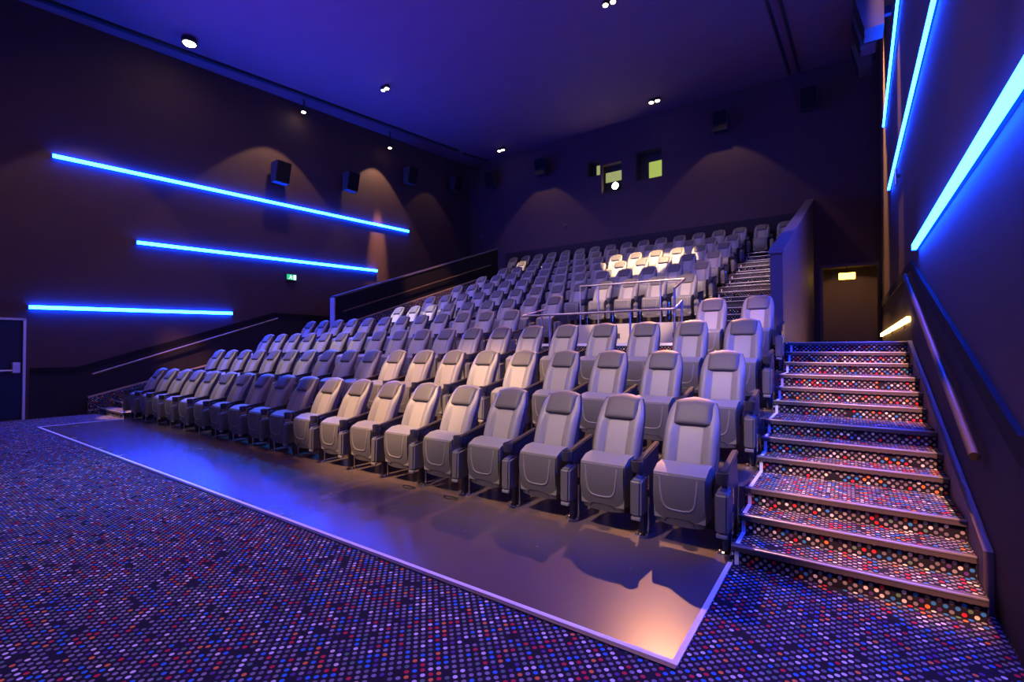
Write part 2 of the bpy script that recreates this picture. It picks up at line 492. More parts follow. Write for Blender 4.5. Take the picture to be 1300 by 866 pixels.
# stringers: sloping boards between stairs and walls
def stringer(label, xa, xb, ya, yb, zlow, za, zb, side):
    if side == 'right':
        m = MB().hexa([P(xa, ya, zlow), P(xb, ya, zlow), P(xb, yb, zlow), P(xa, yb, zlow), P(xa, ya, za), P(xb, ya, za), P(xb, yb, zb), P(xa, yb, zb)])
        return tag(m.build('stair_stringer', M['parapet']), label, 'stringer')
    o = MB().hexa([P(xa, ya, zlow), P(xb, ya, zlow), P(xb, yb, zlow), P(xa, yb, zlow), P(xa, ya, za), P(xb, ya, za), P(xb, yb, zb), P(xa, yb, zb)]).build('stair_stringer', M['carpet'])
    h = .055
    MB().hexa([P(xa, ya, za), P(xb + .003, ya, za), P(xb + .003, yb, zb), P(xa, yb, zb), P(xa, ya, za + h), P(xb + .003, ya, za + h), P(xb + .003, yb, zb + h), P(xa, yb, zb + h)]).build('top_trim', M['nosetrim'], o)
    return tag(o, label, 'stringer')
stringer('sloping stringer board between the right stairs and right wall', SX1 + .005, XR - .035, 6.05, 12.47, -2.4, stair_line(6.05) + .28, stair_line(12.47) + .14, 'right')
stringer('carpeted stringer with thin top trim between the left stairs and left wall', XL + .035, LX0 - .005, 5.5, 12.6, -2.4, -1.80, .10, 'left')
stringer('carpeted stringer with thin top trim along the foot of the dark left parapet', PL1 + .005, PL1 + .068, TIER_Y[4] - 1.0, TIER_Y[9] + .1, LAND, LAND + .95, UP_Z[6] + .28, 'left')
# ------------------------------------------------------------------ parapets
def parapet(x0, x1, y1, label, cap_front):
    z0 = 2.36; z1 = z0 + (y1 - PAR_Y0) * .349
    t = thing('parapet_wall', label, 'low wall', P((x0 + x1) / 2, PAR_Y0, LAND))
    loc = Vector(t.location)
    def loc8(pts): return [p - loc for p in pts]
    MB().hexa(loc8([P(x0, PAR_Y0, LAND), P(x1, PAR_Y0, LAND), P(x1, y1, LAND), P(x0, y1, LAND), P(x0, PAR_Y0, z0), P(x1, PAR_Y0, z0), P(x1, y1, z1), P(x0, y1, z1)])).build('body', M['parapet'] if cap_front else M['dadotrim'], t)
    e = .035
    MB().hexa(loc8([P(x0 - e, PAR_Y0 - e, z0), P(x1 + e, PAR_Y0 - e, z0), P(x1 + e, y1, z1), P(x0 - e, y1, z1), P(x0 - e, PAR_Y0 - e, z0 + .09), P(x1 + e, PAR_Y0 - e, z0 + .09), P(x1 + e, y1, z1 + .09), P(x0 - e, y1, z1 + .09)])).build('cap', M['cap'] if cap_front else M['dadotrim'], t)
    if not cap_front:
        MB().hexa(loc8([P(x1 - .02, PAR_Y0, z0 + .02), P(x1 + .05, PAR_Y0, z0 + .02), P(x1 + .05, y1, z1 + .02), P(x1 - .02, y1, z1 + .02), P(x1 - .02, PAR_Y0, z0 + .11), P(x1 + .06, PAR_Y0, z0 + .11), P(x1 + .06, y1, z1 + .11), P(x1 - .02, y1, z1 + .11)])).build('metal_edge', M['cap'], t)
        MB().bx(P(x0 - .02, PAR_Y0 - .05, LAND) - loc, P(x1 + .02, PAR_Y0 + .01, z0 + .02) - loc).build('end_post', M['post'], t)
    return t
parapet(PR0, PR1, 27.25, 'pale sloping parapet wall between the upper stairs and exit passage', True)
parapet(PL0, PL1, 26.0, 'dark sloping parapet wall with bright metal edge at the left', False)

# ------------------------------------------------------------------ handrails
def handrail(label, pts, toward, r=.026, mat='railblack', bracket_n=3):
    a, b = Vector(pts[0]), Vector(pts[-1])
    t = thing('handrail', label, 'handrail', a)
    MB().tube([p - a for p in map(Vector, pts)], r, 12).build('rail', M[mat], t, smooth=True)
    w = Vector(toward)
    for k in range(bracket_n):
        p = a.lerp(b, (k + .25) / (bracket_n - .5)) - a
        MB().tube([p - Vector((0, 0, r * .8)), p + Vector((0, 0, -.06)), p + w * .7 + Vector((0, 0, -.07)), p + w + Vector((0, 0, -.07))], .008, 8).build('bracket', M['chrome'], t, smooth=True)
    return t
def hr_pts(x, ya, yb, off): return [P(x, ya, stair_line(ya) + off), P(x, yb, stair_line(yb) + off)]
handrail('dark handrail on the right wall above the wide stairs', [P(.98, 6.25, -1.02), P(.98, 12.55, 1.50)], (.07, 0, 0), .028)
handrail('gold glinting handrail on the left wall above the far stairs', [P(XL + .18, 5.6, -.93), P(XL + .18, 12.6, 1.5)], (-.10, 0, 0), .022, 'brass')
handrail('thin handrail along the dark left parapet beside upper stairs', [P(PL1 + .15, 13.75, 1.76), P(PL1 + .15, 25.0, 5.55)], (-.085, 0, 0), .02, 'brass', 4)
handrail('black handrail end on the pale right parapet beside upper stairs', [P(PR0 - .15, 16.5, 2.55), P(PR0 - .15, 25.5, 5.7)], (.085, 0, 0), .02, 'railblack', 4)

# guard rails round the wheelchair space
def guard(label, path, posts, r=.019):
    base = Vector((path[0][0], path[0][1], posts[0][1]))
    base = P(path[0][0], path[0][1], posts[0][3])
    t = thing('guard_rail', label, 'railing', base)
    MB().tube([P(*p) - base for p in path], r, 12).build('rail', M['steel'], t, smooth=True)
    for x, y, ztop, zbot in posts:
        po = MB().tube([P(x, y, zbot) - base, P(x, y, ztop) - base], r * .9, 12).build('post', M['steel'], t, smooth=True)
        MB().lathe([(.05, 0), (.05, .008), (.02, .012)], P(x, y, zbot) - base, 16).build('base_plate', M['steel'], po)
    return t
yb_ = TIER_Y[4] + .10
zb_ = 2.16
guard('steel guard rail at the front edge of the sixth row, higher of the two',
      [(-7.52, yb_, zb_), (-4.02, yb_, zb_ - .03), (-3.98, yb_ - .1, zb_ - .05), (-3.76, 12.92, 1.62)],
      [(-7.52, yb_, zb_, UP_Z[1]), (-6.85, yb_, zb_, UP_Z[1]), (-4.75, yb_, zb_ - .02, UP_Z[1]), (-3.76, 12.92, 1.60, LAND)])
guard('steel guard rail in front of the wheelchair platform, lower of the two',
      [(-7.95, 13.15, 1.25), (-8.25, 12.36, 1.03), (-8.20, 12.30, 1.02), (-3.62, 12.30, 1.02), (-3.56, 12.34, 1.04), (-3.52, 12.75, 1.26)],
      [(-7.98, 13.05, 1.22, LAND), (-7.25, 12.30, 1.02, LOW_Z[3]), (-4.75, 12.30, 1.02, LOW_Z[3]), (-3.52, 12.75, 1.26, LAND)])

# ------------------------------------------------------------------ the cinema seat
def yfront(z):                            # front face of the backrest, leaning back
    return -.235 + (z - .46) * .46 - .03 * math.sin(math.pi * min(1, max(0, (z - .46) / .56)))
def halfw(z):
    if z < .60: return .190 + (z - .44) * .10
    if z < .80: return .206
    q = (z - .80) / .245
    return .206 - .058 * q ** 2.0
def bolster(s):
    a = abs(s)
    if a < .46: return 0
    if a < .80: return .042 * math.sin((a - .46) / .34 * math.pi / 2)
    return .042 - .050 * ((a - .80) / .20) ** 2
def zmap(s, t):                           # domed top edge
    top = 1.050 - .034 * s * s
    return .44 + (top - .44) * t
def make_seat(left_too=False):
    root = thing('cinema_seat', 'seat', 'seat', (0, 0, 0))
    def back(s, t):
        z = zmap(s, t); w = halfw(z)
        y = yfront(z) - bolster(s) * (1 if z < .82 else max(.25, 1 - (z - .82) / .12))
        rnd = .02 * max(0, (t - .93) / .07) ** 2
        return Vector((s * w, y + rnd, z)), Vector((s * w * .985, y + .030 + bolster(s) * .8 - rnd * .5, z - .006 * t))
    MB().shell(back, 20, 16, 0).build('backrest', M['leather'], root, smooth='all')
    def ins(s, t):
        z = .455 + .40 * t; y = yfront(z)
        x = s * (.093 + .012 * t)
        return Vector((x, y - .004 + .004 * s ** 4, z)), Vector((x, y + .01, z))
    MB().shell(ins, 8, 8, 0).build('back_insert', M['insert'], root, smooth=True)
    seam = MB()
    for sg in (-1, 1):
        seam.tube([Vector((sg * (.096 + .012 * q / 6), yfront(.45 + .4 * q / 6) - .004, .45 + .4 * q / 6)) for q in range(7)], .0035, 6)
    seam.build('seam', M['darkplastic'], root)
    def pil(s, t):                        # headrest pillow
        z = .838 + (.198 - .024 * s * s) * t
        x = s * (.152 - .006 * t)
        e = (1 - abs(s) ** 8) * (1 - (2 * t - 1) ** 6)
        y = yfront(z) - .012
        return Vector((x, y - .040 * max(0, e) ** .55 + .01, z)), Vector((x, y + .035, z))
    MB().shell(pil, 18, 12, 0).build('headrest', M['pillow'], root, smooth='all')
    def shl(s, t):                        # moulded rear shell
        z = .34 + (1.044 - .034 * s * s - .34) * t
        w = halfw(max(z, .44)) + .005
        y = yfront(max(z, .40))
        q = abs(s) ** 6
        return Vector((s * w, y + .030 - .026 * q, z)), Vector((s * (w - .012 * t), y + .030 + (.082 - .045 * t) * (1 - .25 * abs(s) ** 3), z - .004))
    MB().shell(shl, 14, 12, 0).build('back_shell', M['shell'], root, smooth=True)
    # folded-up seat: upholstered cushion behind, moulded pan in front
    def cush(s, t):
        z = .20 + .36 * t
        w = .182 + .006 * t
        top = max(0, (t - .9) / .1)
        return Vector((s * w, -.455 + .09 * top ** 2, z + .012 * top)), Vector((s * w, -.275 + .02 * top, z + .02 * t))
    cu = MB().shell(cush, 10, 12, 0).build('seat_cushion', M['leather'], root, smooth=True)
    def pan(s, t):
        z = .165 + .355 * t
        w = .168 + .014 * min(1, t * 2.2)
        y = -.500 + .055 * (1 - t) ** 2.2 + .020 * t ** 3 + .012 * abs(s) ** 3
        zz = z - .012 * (1 - s * s) * (1 - t)
        return Vector((s * w, y, zz)), Vector((s * w, y + .035, zz))
    pn = MB().shell(pan, 14, 14, 0).build('seat_pan', M['pan'], root, smooth=True)
    def py(z): return -.502 + .055 * (1 - (z - .165) / .355) ** 2.2 + .020 * ((z - .165) / .355) ** 3
    ru = [(-.132, .505), (-.128, .42), (-.118, .34), (-.105, .305), (-.080, .284), (-.04, .276), (.04, .276), (.080, .284), (.105, .305), (.118, .34), (.128, .42), (.132, .505)]
    MB().tube([Vector((x, py(z) + .004 + .012 * abs(x / .18) ** 3, z)) for x, z in ru], .0085, 8).build('moulded_ridge', M['ridge'], pn, smooth=True)
    ha = [(-.105, .180), (-.095, .200), (-.075, .212), (0, .216), (.075, .212), (.095, .200), (.105, .180)]
    MB().tube([Vector((x, py(z) + .002 + .012 * abs(x / .18) ** 3, z)) for x, z in ha], .0055, 8).build('finger_recess', M['darkplastic'], pn, smooth=True)
    for sg in ([-1, 1] if left_too else [1]):
        X = .30 * sg
        # side standard: a dark plate from floor to armrest
        MB().prism([(X - .018, -.40, .03), (X - .018, -.14, .03), (X - .018, -.02, .34), (X - .018, -.05, .640), (X - .018, -.26, .600), (X - .018, -.40, .560), (X - .018, -.42, .50), (X - .018, -.40, .3)], (.036, 0, 0)).build('side_frame', M['darkplastic'], root)
        # armrest pad
        ar = MB()
        ar.hexa([(X - .022, -.430, .566), (X + .022, -.430, .566), (X + .022, -.03, .640), (X - .022, -.03, .640), (X - .027, -.440, .594), (X + .027, -.440, .594), (X + .025, -.02, .674), (X - .025, -.02, .674)])
        es = list(ar.bm.edges); bmesh.ops.bevel(ar.bm, geom=es, offset=.009, segments=3, affect='EDGES')
        ar.build('armrest', M['padwood'], root, smooth=True)
        cp = MB().lathe([(.030, .515), (.038, .52), (.042, .540), (.045, .592), (.045, .597), (.039, .597), (.037, .585), (.034, .54), (.0, .538)], (X, -.485, 0), 22).build('cup_holder', M['darkplastic'], root, smooth=True)
        # pod in front of the standard
        pd = MB()
        pd.hexa([(X - .042, -.535, .185), (X + .042, -.535, .185), (X + .042, -.37, .185), (X - .042, -.37, .185), (X - .044, -.530, .455), (X + .044, -.530, .455), (X + .044, -.37, .480), (X - .044, -.37, .480)])
        es = list(pd.bm.edges); bmesh.ops.bevel(pd.bm, geom=es, offset=.016, segments=3, affect='EDGES')
        pd = pd.build('side_pod', M['pan'], root, smooth=True)
        MB().bx((X - .036, -.532, .188), (X + .036, -.50, .158), bev=.008).build('number_plate', M['ridge'], pd, smooth=True)
        # chrome foot
        ft = MB()
        ft.tube([(X + .038, -.36, .47), (X + .038, -.36, .36)], .011, 8)
        ft.tube([(X + .038, -.355, .30), (X + .034, -.35, .10), (X + .03, -.35, .01)], .011, 8)
        ft.bx((X - .055, -.40, .0), (X + .048, -.28, .012), bev=.003)
        ft.lathe([(.013, .01), (.013, .026), (.004, .03)], (X + .036, -.385, 0), 10); ft.lathe([(.013, .01), (.013, .026), (.004, .03)], (X - .04, -.385, 0), 10)
        ft.build('foot', M['chrome'], root, smooth=True)
    return root
seatA = make_seat(False); seatB = make_seat(True)
ORD = ['', 'first', 'second', 'third', 'fourth', 'fifth', 'sixth', 'seventh', 'eighth', 'ninth', 'tenth', 'eleventh', 'twelfth', 'thirteenth', 'fourteenth', 'fifteenth', 'sixteenth', 'seventeenth', 'eighteenth', 'nineteenth']
used = set()
def place(x, y, z, left, label, group):
    src = seatB if left else seatA
    if src in used: o = copy_tree(src)
    else: o = src; used.add(src)
    o.location = P(x, y, z)
    o['label'] = label; o['group'] = group
    return o
ROWN = {1: 'front row', 2: 'second row', 3: 'third row', 4: 'fourth row', 5: 'short fifth row', 6: 'sixth row', 7: 'seventh row', 8: 'eighth row', 9: 'ninth row', 10: 'tenth row', 11: 'back row'}
for k in range(4):
    for i in range(19):
        if k == 3 and 12 <= i < 17: continue
        x = -19.68 + i
        n = 19 - i
        if k == 3 and i >= 17:
            lab = 'grey leather seat right of the wheelchair gap in the fourth row, %s the stairs' % ('nearest' if i == 18 else 'second from')
        elif k == 3:
            lab = 'grey leather seat left of the railings, %s from the left end of the fourth row' % ORD[i + 1]
        elif n == 1:
            lab = 'grey leather cinema seat at the right end of the %s, beside the wide stairs' % ROWN[k + 1]
        elif n == 19:
            lab = 'grey leather cinema seat at the far left end of the %s' % ROWN[k + 1]
        elif n <= 10:
            lab = 'grey leather cinema seat, %s from the right stairs in the %s' % (ORD[n], ROWN[k + 1])
        else:
            lab = 'grey leather cinema seat, %s from the left end of the %s' % (ORD[i + 1], ROWN[k + 1])
        place(x, LOW_Y[k], LOW_Z[k], i == 0 or (k == 3 and i == 17), lab, 'seats of the ' + ROWN[k + 1])
for k in range(7):
    row = k + 5
    n0 = {5: 9, 11: 17}.get(row, 13)
    x0 = -16.40 - (2 if row == 11 else 0)
    for i in range(n0):
        x = x0 + i; n = n0 - i
        if row == 11 and n <= 2:
            lab = 'grey seat in the back row above the upper stairs, %s the pale parapet' % ('nearest' if n == 1 else 'second from')
        elif n == 1: lab = 'grey leather cinema seat at the right end of the %s' % ROWN[row]
        elif i == 0: lab = 'grey leather cinema seat at the left end of the %s' % ROWN[row]
        elif n <= n0 // 2: lab = 'grey leather cinema seat, %s from the right end of the %s' % (ORD[n], ROWN[row])
        else: lab = 'grey leather cinema seat, %s from the left end of the %s' % (ORD[i + 1], ROWN[row])
        place(x, UP_Y[k], UP_Z[k], i == 0, lab, 'seats of the ' + ROWN[row])

# black cable loops on the vinyl under the front row
for q, (x, y) in enumerate(((-5.25, 5.75), (-6.25, 5.78))):
    pts = [P(x + .12 * math.cos(a) + .05 * math.sin(2 * a), y + .06 * math.sin(a), -2.382) for a in [2 * math.pi * k / 16 for k in range(16)]]
    c = MB().tube(pts, .005, 6, closed=True).build('cable_loop', M['black'])
    tag(c, ['black cable loop on the vinyl before the fifth seat from the right stairs', 'black cable loop on the vinyl before the sixth seat from the right stairs'][q], 'cable', 'cable loops under the front row')

# ------------------------------------------------------------------ blue light strips
def strip(label, side, ya, za, yb, zb, h=.09, d=.05):
    x0 = XL + .002 if side < 0 else XR - .002
    a = P(x0, ya, za); b = P(x0, yb, zb)
    t = thing('glow_strip', label, 'light', a, 'blue light strips on the side walls')
    L = (b - a); n = Vector((-side, 0, 0))
    up = Vector((0, 0, 1))
    def q(o1, o2, z1, z2, p0, p1):
        return [p0 + n * o1 + up * z1, p0 + n * o2 + up * z1, p1 + n * o2 + up * z1, p1 + n * o1 + up * z1, p0 + n * o1 + up * z2, p0 + n * o2 + up * z2, p1 + n * o2 + up * z2, p1 + n * o1 + up * z2]
    z = Vector((0, 0, 0))
    MB().hexa(q(0, d * .35, -h * .42, h * .42, z, L)).build('housing', M['ledcase'], t)
    MB().hexa(q(d * .35, d, -h * .40, h * .40, z, L)).build('glow_body', M['led'], t)
    dirn = L.normalized()
    for p in (z, L):
        MB().box(p + n * d * .5, (d * .98, .015, h), bev=.002).build('end_cap', M['ledcase'], t)
    return t
k_ = 23.0 / 22.5
strip('blue light strip high on the left wall, longest and topmost there', -1, 4.352 * k_, 6.692 * k_, 20.759 * k_, 7.376 * k_)
strip('blue light strip in the middle on the left wall', -1, 6.78 * k_, 4.124 * k_, 18.321 * k_, 4.572 * k_)
strip('blue light strip low on the left wall above the exit door', -1, 3.832 * k_, 1.409 * k_, 10.305 * k_, 1.593 * k_)
kr = XR / 1.34
strip('blue light strip low on the right wall, largest and nearest', 1, 3.0, 1.95, 14.253 * kr * .985, 1.89, h=.075, d=.06)
strip('blue light strip in the middle on the right wall', 1, 8.2, 4.95, 21.84 * kr, 4.73, h=.05, d=.045)
strip('thin blue light strip highest on the right wall', 1, 13.2, 8.35, 24.23 * kr, 7.36, h=.05, d=.045)

# ledge low on the right wall by the landing, its glare painted as glow
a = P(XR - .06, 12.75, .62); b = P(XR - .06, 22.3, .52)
t = thing('glow_strip', 'short ledge with painted golden glow, low on the right wall by the exit landing', 'light', a)
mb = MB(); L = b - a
mb.hexa([Vector((-.02, 0, -.03)), Vector((.03, 0, -.03)), L + Vector((.03, 0, -.03)), L + Vector((-.02, 0, -.03)), Vector((-.02, 0, .03)), Vector((.03, 0, .03)), L + Vector((.03, 0, .03)), L + Vector((-.02, 0, .03))]).build('glow_body', M['gold'], t)
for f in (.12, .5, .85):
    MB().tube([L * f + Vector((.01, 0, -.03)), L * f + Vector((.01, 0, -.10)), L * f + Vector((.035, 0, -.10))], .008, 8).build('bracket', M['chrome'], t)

# ------------------------------------------------------------------ ceiling tracks and lamps
def track(label, xa, ya, xb, yb, w=.22):
    m = MB()
    pa = [P(xa - w / 2, ya, ceil_z(ya) - .10), P(xa + w / 2, ya, ceil_z(ya) - .10), P(xb + w / 2, yb, ceil_z(yb) - .10), P(xb - w / 2, yb, ceil_z(yb) - .10)]
    m.hexa(pa + [p + Vector((0, 0, .07)) for p in pa])
    return tag(m.build('ceiling_track', M['black']), label, 'track')
track('long black ceiling track near the left wall', -22.3, 3.0, -21.4, 24.2)
track('short black ceiling track end close to the back wall at left', -21.45, 24.8, -21.1, 27.0, .12)
track('black ceiling track near the right wall, left of its pair', -2.35, 19.5, -2.2, 27.0, .10)
track('black ceiling track near the right wall, right of its pair', -1.95, 19.5, -1.8, 27.0, .10)

def lamp(label, x, y, z, heads, group='ceiling downlights', lens='lamp', r=.055):
    t = thing('downlight', label, 'lamp', P(x, y, z), group)
    top = (ceil_z(y) - z) * S
    MB().lathe([(.02, 0.10), (.02, max(.12, top))], (0, 0, 0), 10).build('stem', M['black'], t)
    MB().box((0, 0, .10), (.10 + .16 * len(heads), .12, .03), bev=.005).build('mounting_plate', M['black'], t)
    for dx, mat in heads:
        h = MB().lathe([(r * 1.25, 0), (r * 1.25, .10), (r * .5, .12)], (dx, 0, -.02), 16).build('housing', M['black'], t)
        MB().lathe([(r, 0), (r * .9, -.016), (r * .4, -.026)], (dx, 0, -.022), 16).build('lens', M[mat], h)
    return t
LAMPS = [
    ('brightest ceiling spotlight at the upper left, beside the long black track', (243, 44), [(0, 'lamp')], .13),
    ('small spotlight high on the left wall between the two lit arcs', (384, 142), [(0, 'lamp')], .06),
    ('small spotlight high over the brightest arc on the left wall', (494, 187), [(0, 'lampdim')], .06),
    ('ceiling spotlight with a bluish second lens, left of centre', (489, 107), [(0, 'lamp'), (-.16, 'lampblue')], .06),
    ('twin downlight near the back left corner of the ceiling', (636, 190), [(-.09, 'lampdim'), (.09, 'lampdim')], .07),
    ('twin downlight above the largest projection window', (831, 124), [(-.10, 'lampdim'), (.10, 'lampdim')], .075),
    ('ceiling downlight at the top edge above the projector', (773, 0), [(-.09, 'lampdim'), (.09, 'lampdim')], .06),
    ('ceiling downlight at the top edge beside the right wall speakers', (1070, 0), [(-.09, 'lampdim'), (.09, 'lampdim')], .06),
]
FPX = 607.75; YAW = math.radians(35.003); PIT = math.radians(.971)
_F = Vector((-math.sin(YAW) * math.cos(PIT), math.cos(YAW) * math.cos(PIT), math.sin(PIT)))
LPOS = [(-21.0, 7.95, 12.0), (-22.4, 13.62, 12.02), (-22.35, 19.15, 12.10), (-18.1, 15.3, 12.62), (-19.0, 25.85, 13.44), (-8.4, 25.4, 13.4), (-7.05, 16.3, 12.75), (-.02, 20.8, 12.9)]
for (lab, px, heads, r), (x, y, z) in zip(LAMPS, LPOS):
    lamp(lab, x, y, z, heads, r=r)

# ------------------------------------------------------------------ speakers
def speaker(label, x, y, z, size, face):
    """wedge loudspeaker on a bracket; face = direction it looks (unit vector in plan), tilted down"""
    w, d, h = size
    t = thing('wall_speaker', label, 'speaker', P(x, y, z), 'surround loudspeakers on the walls', rz=math.atan2(face[1], face[0]) + math.pi / 2)
    MB().hexa([(-w / 2, -d * .30, -h / 2), (w / 2, -d * .30, -h / 2), (w / 2, d * .5, -h / 2), (-w / 2, d * .5, -h / 2), (-w / 2, -d * .75, h / 2), (w / 2, -d * .75, h / 2), (w / 2, d * .5, h / 2), (-w / 2, d * .5, h / 2)]).build('cabinet', M['speaker'], t)
    g = .012
    MB().hexa([(-w / 2 + g, -d * .30 - .012, -h / 2 + g), (w / 2 - g, -d * .30 - .012, -h / 2 + g), (w / 2 - g, -d * .28, -h / 2 + g), (-w / 2 + g, -d * .28, -h / 2 + g), (-w / 2 + g, -d * .75 - .008, h / 2 - g), (w / 2 - g, -d * .75 - .008, h / 2 - g), (w / 2 - g, -d * .72, h / 2 - g), (-w / 2 + g, -d * .72, h / 2 - g)]).build('grille', M['grille'], t)
    MB().bx((-.05, d * .5, -.06), (.05, d * .5 + .10, .06)).build('bracket', M['black'], t)
    MB().bx((-.03, -d * .31, -h / 2 - .006), (.03, -d * .31 + .02, -h / 2 + .02)).build('badge', M['chrome'], t)
    return t
sz = (.42, .30, .58)
for lab, y, z in (('loudspeaker on the left wall above the long blue strip, nearest', 12.5, 8.55), ('loudspeaker on the left wall beside the brightest lit arc', 16.5, 9.25), ('loudspeaker on the left wall at the right edge of the bright arc', 20.9, 10.9), ('loudspeaker on the left wall close to the back corner', 25.2, 11.6)):
    speaker(lab, XL + .52, y, z, sz, (1, 0))
for lab, y, z in (('loudspeaker high on the right wall, largest, beside the thin blue strip', 15.6, 8.75), ('loudspeaker high on the right wall, middle of the three there', 19.2, 10.2), ('loudspeaker high on the right wall, farthest and lowest of three', 22.2, 10.9)):
    speaker(lab, XR - .50, y, z, sz, (-1, 0))
for lab, x in (('loudspeaker on the back wall near the left corner', -20.55), ('loudspeaker on the back wall left of the projection windows', -16.4), ('loudspeaker on the back wall right of the projection windows', -5.35), ('loudspeaker on the back wall farthest right, near the ceiling track', -1.4)):
    speaker(lab, x, YB - .52, 11.95, sz, (0, -1))

# ------------------------------------------------------------------ signs, door, small fittings
t = thing('exit_sign', 'small green exit sign on the left wall below the middle strip', 'sign', P(XL, 13.35, 3.62))
MB().bx((.0, -.17, -.11), (.05, .17, .11), bev=.004).build('case', M['black'], t)
MB().bx((.049, -.15, -.075), (.055, .15, .085)).build('face', M['signgreen'], t)
fg = MB()                                  # white door and running figure pictogram
fg.bx((.054, .06, -.07), (.058, .14, .08))
fg.lathe([(.014, 0), (.014, .004)], (.054, -.035, .055), 10, Matrix.Rotation(math.pi / 2, 3, 'Y'))
fg.hexa([(.054, -.06, -.01), (.054, -.02, -.01), (.058, -.02, -.01), (.058, -.06, -.01), (.054, -.05, .038), (.054, -.01, .038), (.058, -.01, .038), (.058, -.05, .038)])
fg.hexa([(.054, -.10, -.06), (.054, -.08, -.065), (.058, -.08, -.065), (.058, -.10, -.06), (.054, -.055, 0), (.054, -.03, 0), (.058, -.03, 0), (.058, -.055, 0)])
fg.hexa([(.054, .0, -.065), (.054, .02, -.06), (.058, .02, -.06), (.058, .0, -.065), (.054, -.05, 0), (.054, -.02, 0), (.058, -.02, 0), (.058, -.05, 0)])
fg.hexa([(.054, -.02, .02), (.054, .025, .0), (.058, .025, .0), (.058, -.02, .02), (.054, -.02, .034), (.054, .03, .014), (.058, .03, .014), (.058, -.02, .034)])
fg.build('pictogram', M['signwhite'], t)
t = thing('emergency_light', 'glowing yellow emergency light in the exit doorway', 'light', P(.02, YB + .02, 3.42))
MB().bx((-.19, -.05, -.085), (.19, .05, .085), bev=.01).build('glow_body', M['emlight'], t, smooth=True)
MB().bx((-.20, -.02, .085), (.20, .04, .11)).build('case', M['black'], t)
MB().tube([(0, .01, .10), (0, .01, .27)], .012, 8).build('stem', M['black'], t)

d = struct(MB().bx(P(XL - .12, DY0 + .06, -2.4), P(XL - .05, DY1 - .06, DZ1 - .06)).build('door_1', M['door']), 'dark exit door on the left wall with a panic bar', 'door')
fr = MB(); fr.bx(P(XL - .14, DY1 - .06, -2.4), P(XL + .05, DY1 + .01, DZ1)); fr.bx(P(XL - .14, DY0 - .01, -2.4), P(XL + .05, DY0 + .06, DZ1)); fr.bx(P(XL - .14, DY0, DZ1 - .06), P(XL + .05, DY1, DZ1 + .01))
fr.build('door_frame', M['frame'], d)
MB().tube([P(XL + .12, DY0 + .15, -.72), P(XL + .12, DY1 - .15, -.72)], .018, 10).build('panic_bar', M['frame'], d)
MB().bx(P(XL - .06, DY1 - .32, -.80), P(XL + .16, DY1 - .14, -.45), bev=.005).build('latch_box', M['frame'], d)
MB().bx(P(XL - .06, DY0 + .10, -.80), P(XL + .16, DY0 + .24, -.64), bev=.005).build('bar_bracket', M['frame'], d)

t = thing('wall_fitting', 'small chrome fitting on the right wall beside the middle blue strip', 'fitting', P(XR, 15.0, 4.25))
MB().tube([(-.05, 0, -.12), (-.05, 0, .12)], .02, 10).build('body', M['chrome'], t, smooth=True)
MB().bx((-.05, -.03, -.02), (0.01, .03, .02)).build('bracket', M['black'], t)
for lab, x, z in (('small round sensor on the back wall near the left parapet end', -21.85, 8.3), ('small round sensor low on the back wall left of centre', -14.9, 8.0)):
    t = thing('wall_sensor', lab, 'sensor', P(x, YB, z))
    MB().lathe([(.07, 0), (.07, .03), (.03, .06)], (0, 0, 0), 14, Matrix.Rotation(math.pi / 2, 3, 'X')).build('dome', M['parapet'], t, smooth=True)
    MB().lathe([(.018, .058), (.018, .066)], (0, 0, 0), 10, Matrix.Rotation(math.pi / 2, 3, 'X')).build('lens', M['chrome'], t)
# projector behind the middle port
t = thing('projector', 'projector with a dazzling lens in the middle projection window', 'projector', P(-11.55, YB + .5, 9.72))
MB().bx((-.18, .0, -.02), (.22, .35, .38), bev=.01).build('body', M['black'], t)
MB().lathe([(.145, -.0), (.145, .16), (.13, .17)], (.0, 0.0, .17), 20, Matrix.Rotation(math.pi / 2, 3, 'X')).build('lens_barrel', M['black'], t, smooth=True)
MB().lathe([(.128, .168), (.09, .185), (.02, .195)], (.0, 0.0, .17), 20, Matrix.Rotation(math.pi / 2, 3, 'X')).build('lens', M['proj'], t, smooth=True)

# ------------------------------------------------------------------ lights
def spot(name, at, target, power, col, deg, blend=.25, r=.05):
    l = bpy.data.lights.new(name, 'SPOT'); l.energy = power; l.color = col
    l.spot_size = math.radians(deg); l.spot_blend = blend; l.shadow_soft_size = r
    o = bpy.data.objects.new(name, l); COL.objects.link(o)
    p, q = P(*at), P(*target)
    o.location = p; o.rotation_euler = (q - p).to_track_quat('-Z', 'Y').to_euler()
    return o
def area(name, at, target, power, col, sx, sy):
    l = bpy.data.lights.new(name, 'AREA'); l.shape = 'RECTANGLE'; l.energy = power; l.color = col; l.size = sx; l.size_y = sy
    o = bpy.data.objects.new(name, l); COL.objects.link(o)
    p, q = P(*at), P(*target)
    o.location = p; o.rotation_euler = (q - p).to_track_quat('-Z', 'Y').to_euler()
    return o
WARM = (1, .66, .38); WHITE = (1, .80, .62); BLUE = (.08, .10, 1.0); PINK = (1, .62, .72)
low = lambda p, dz=.12: (p[0], p[1], p[2] - dz)
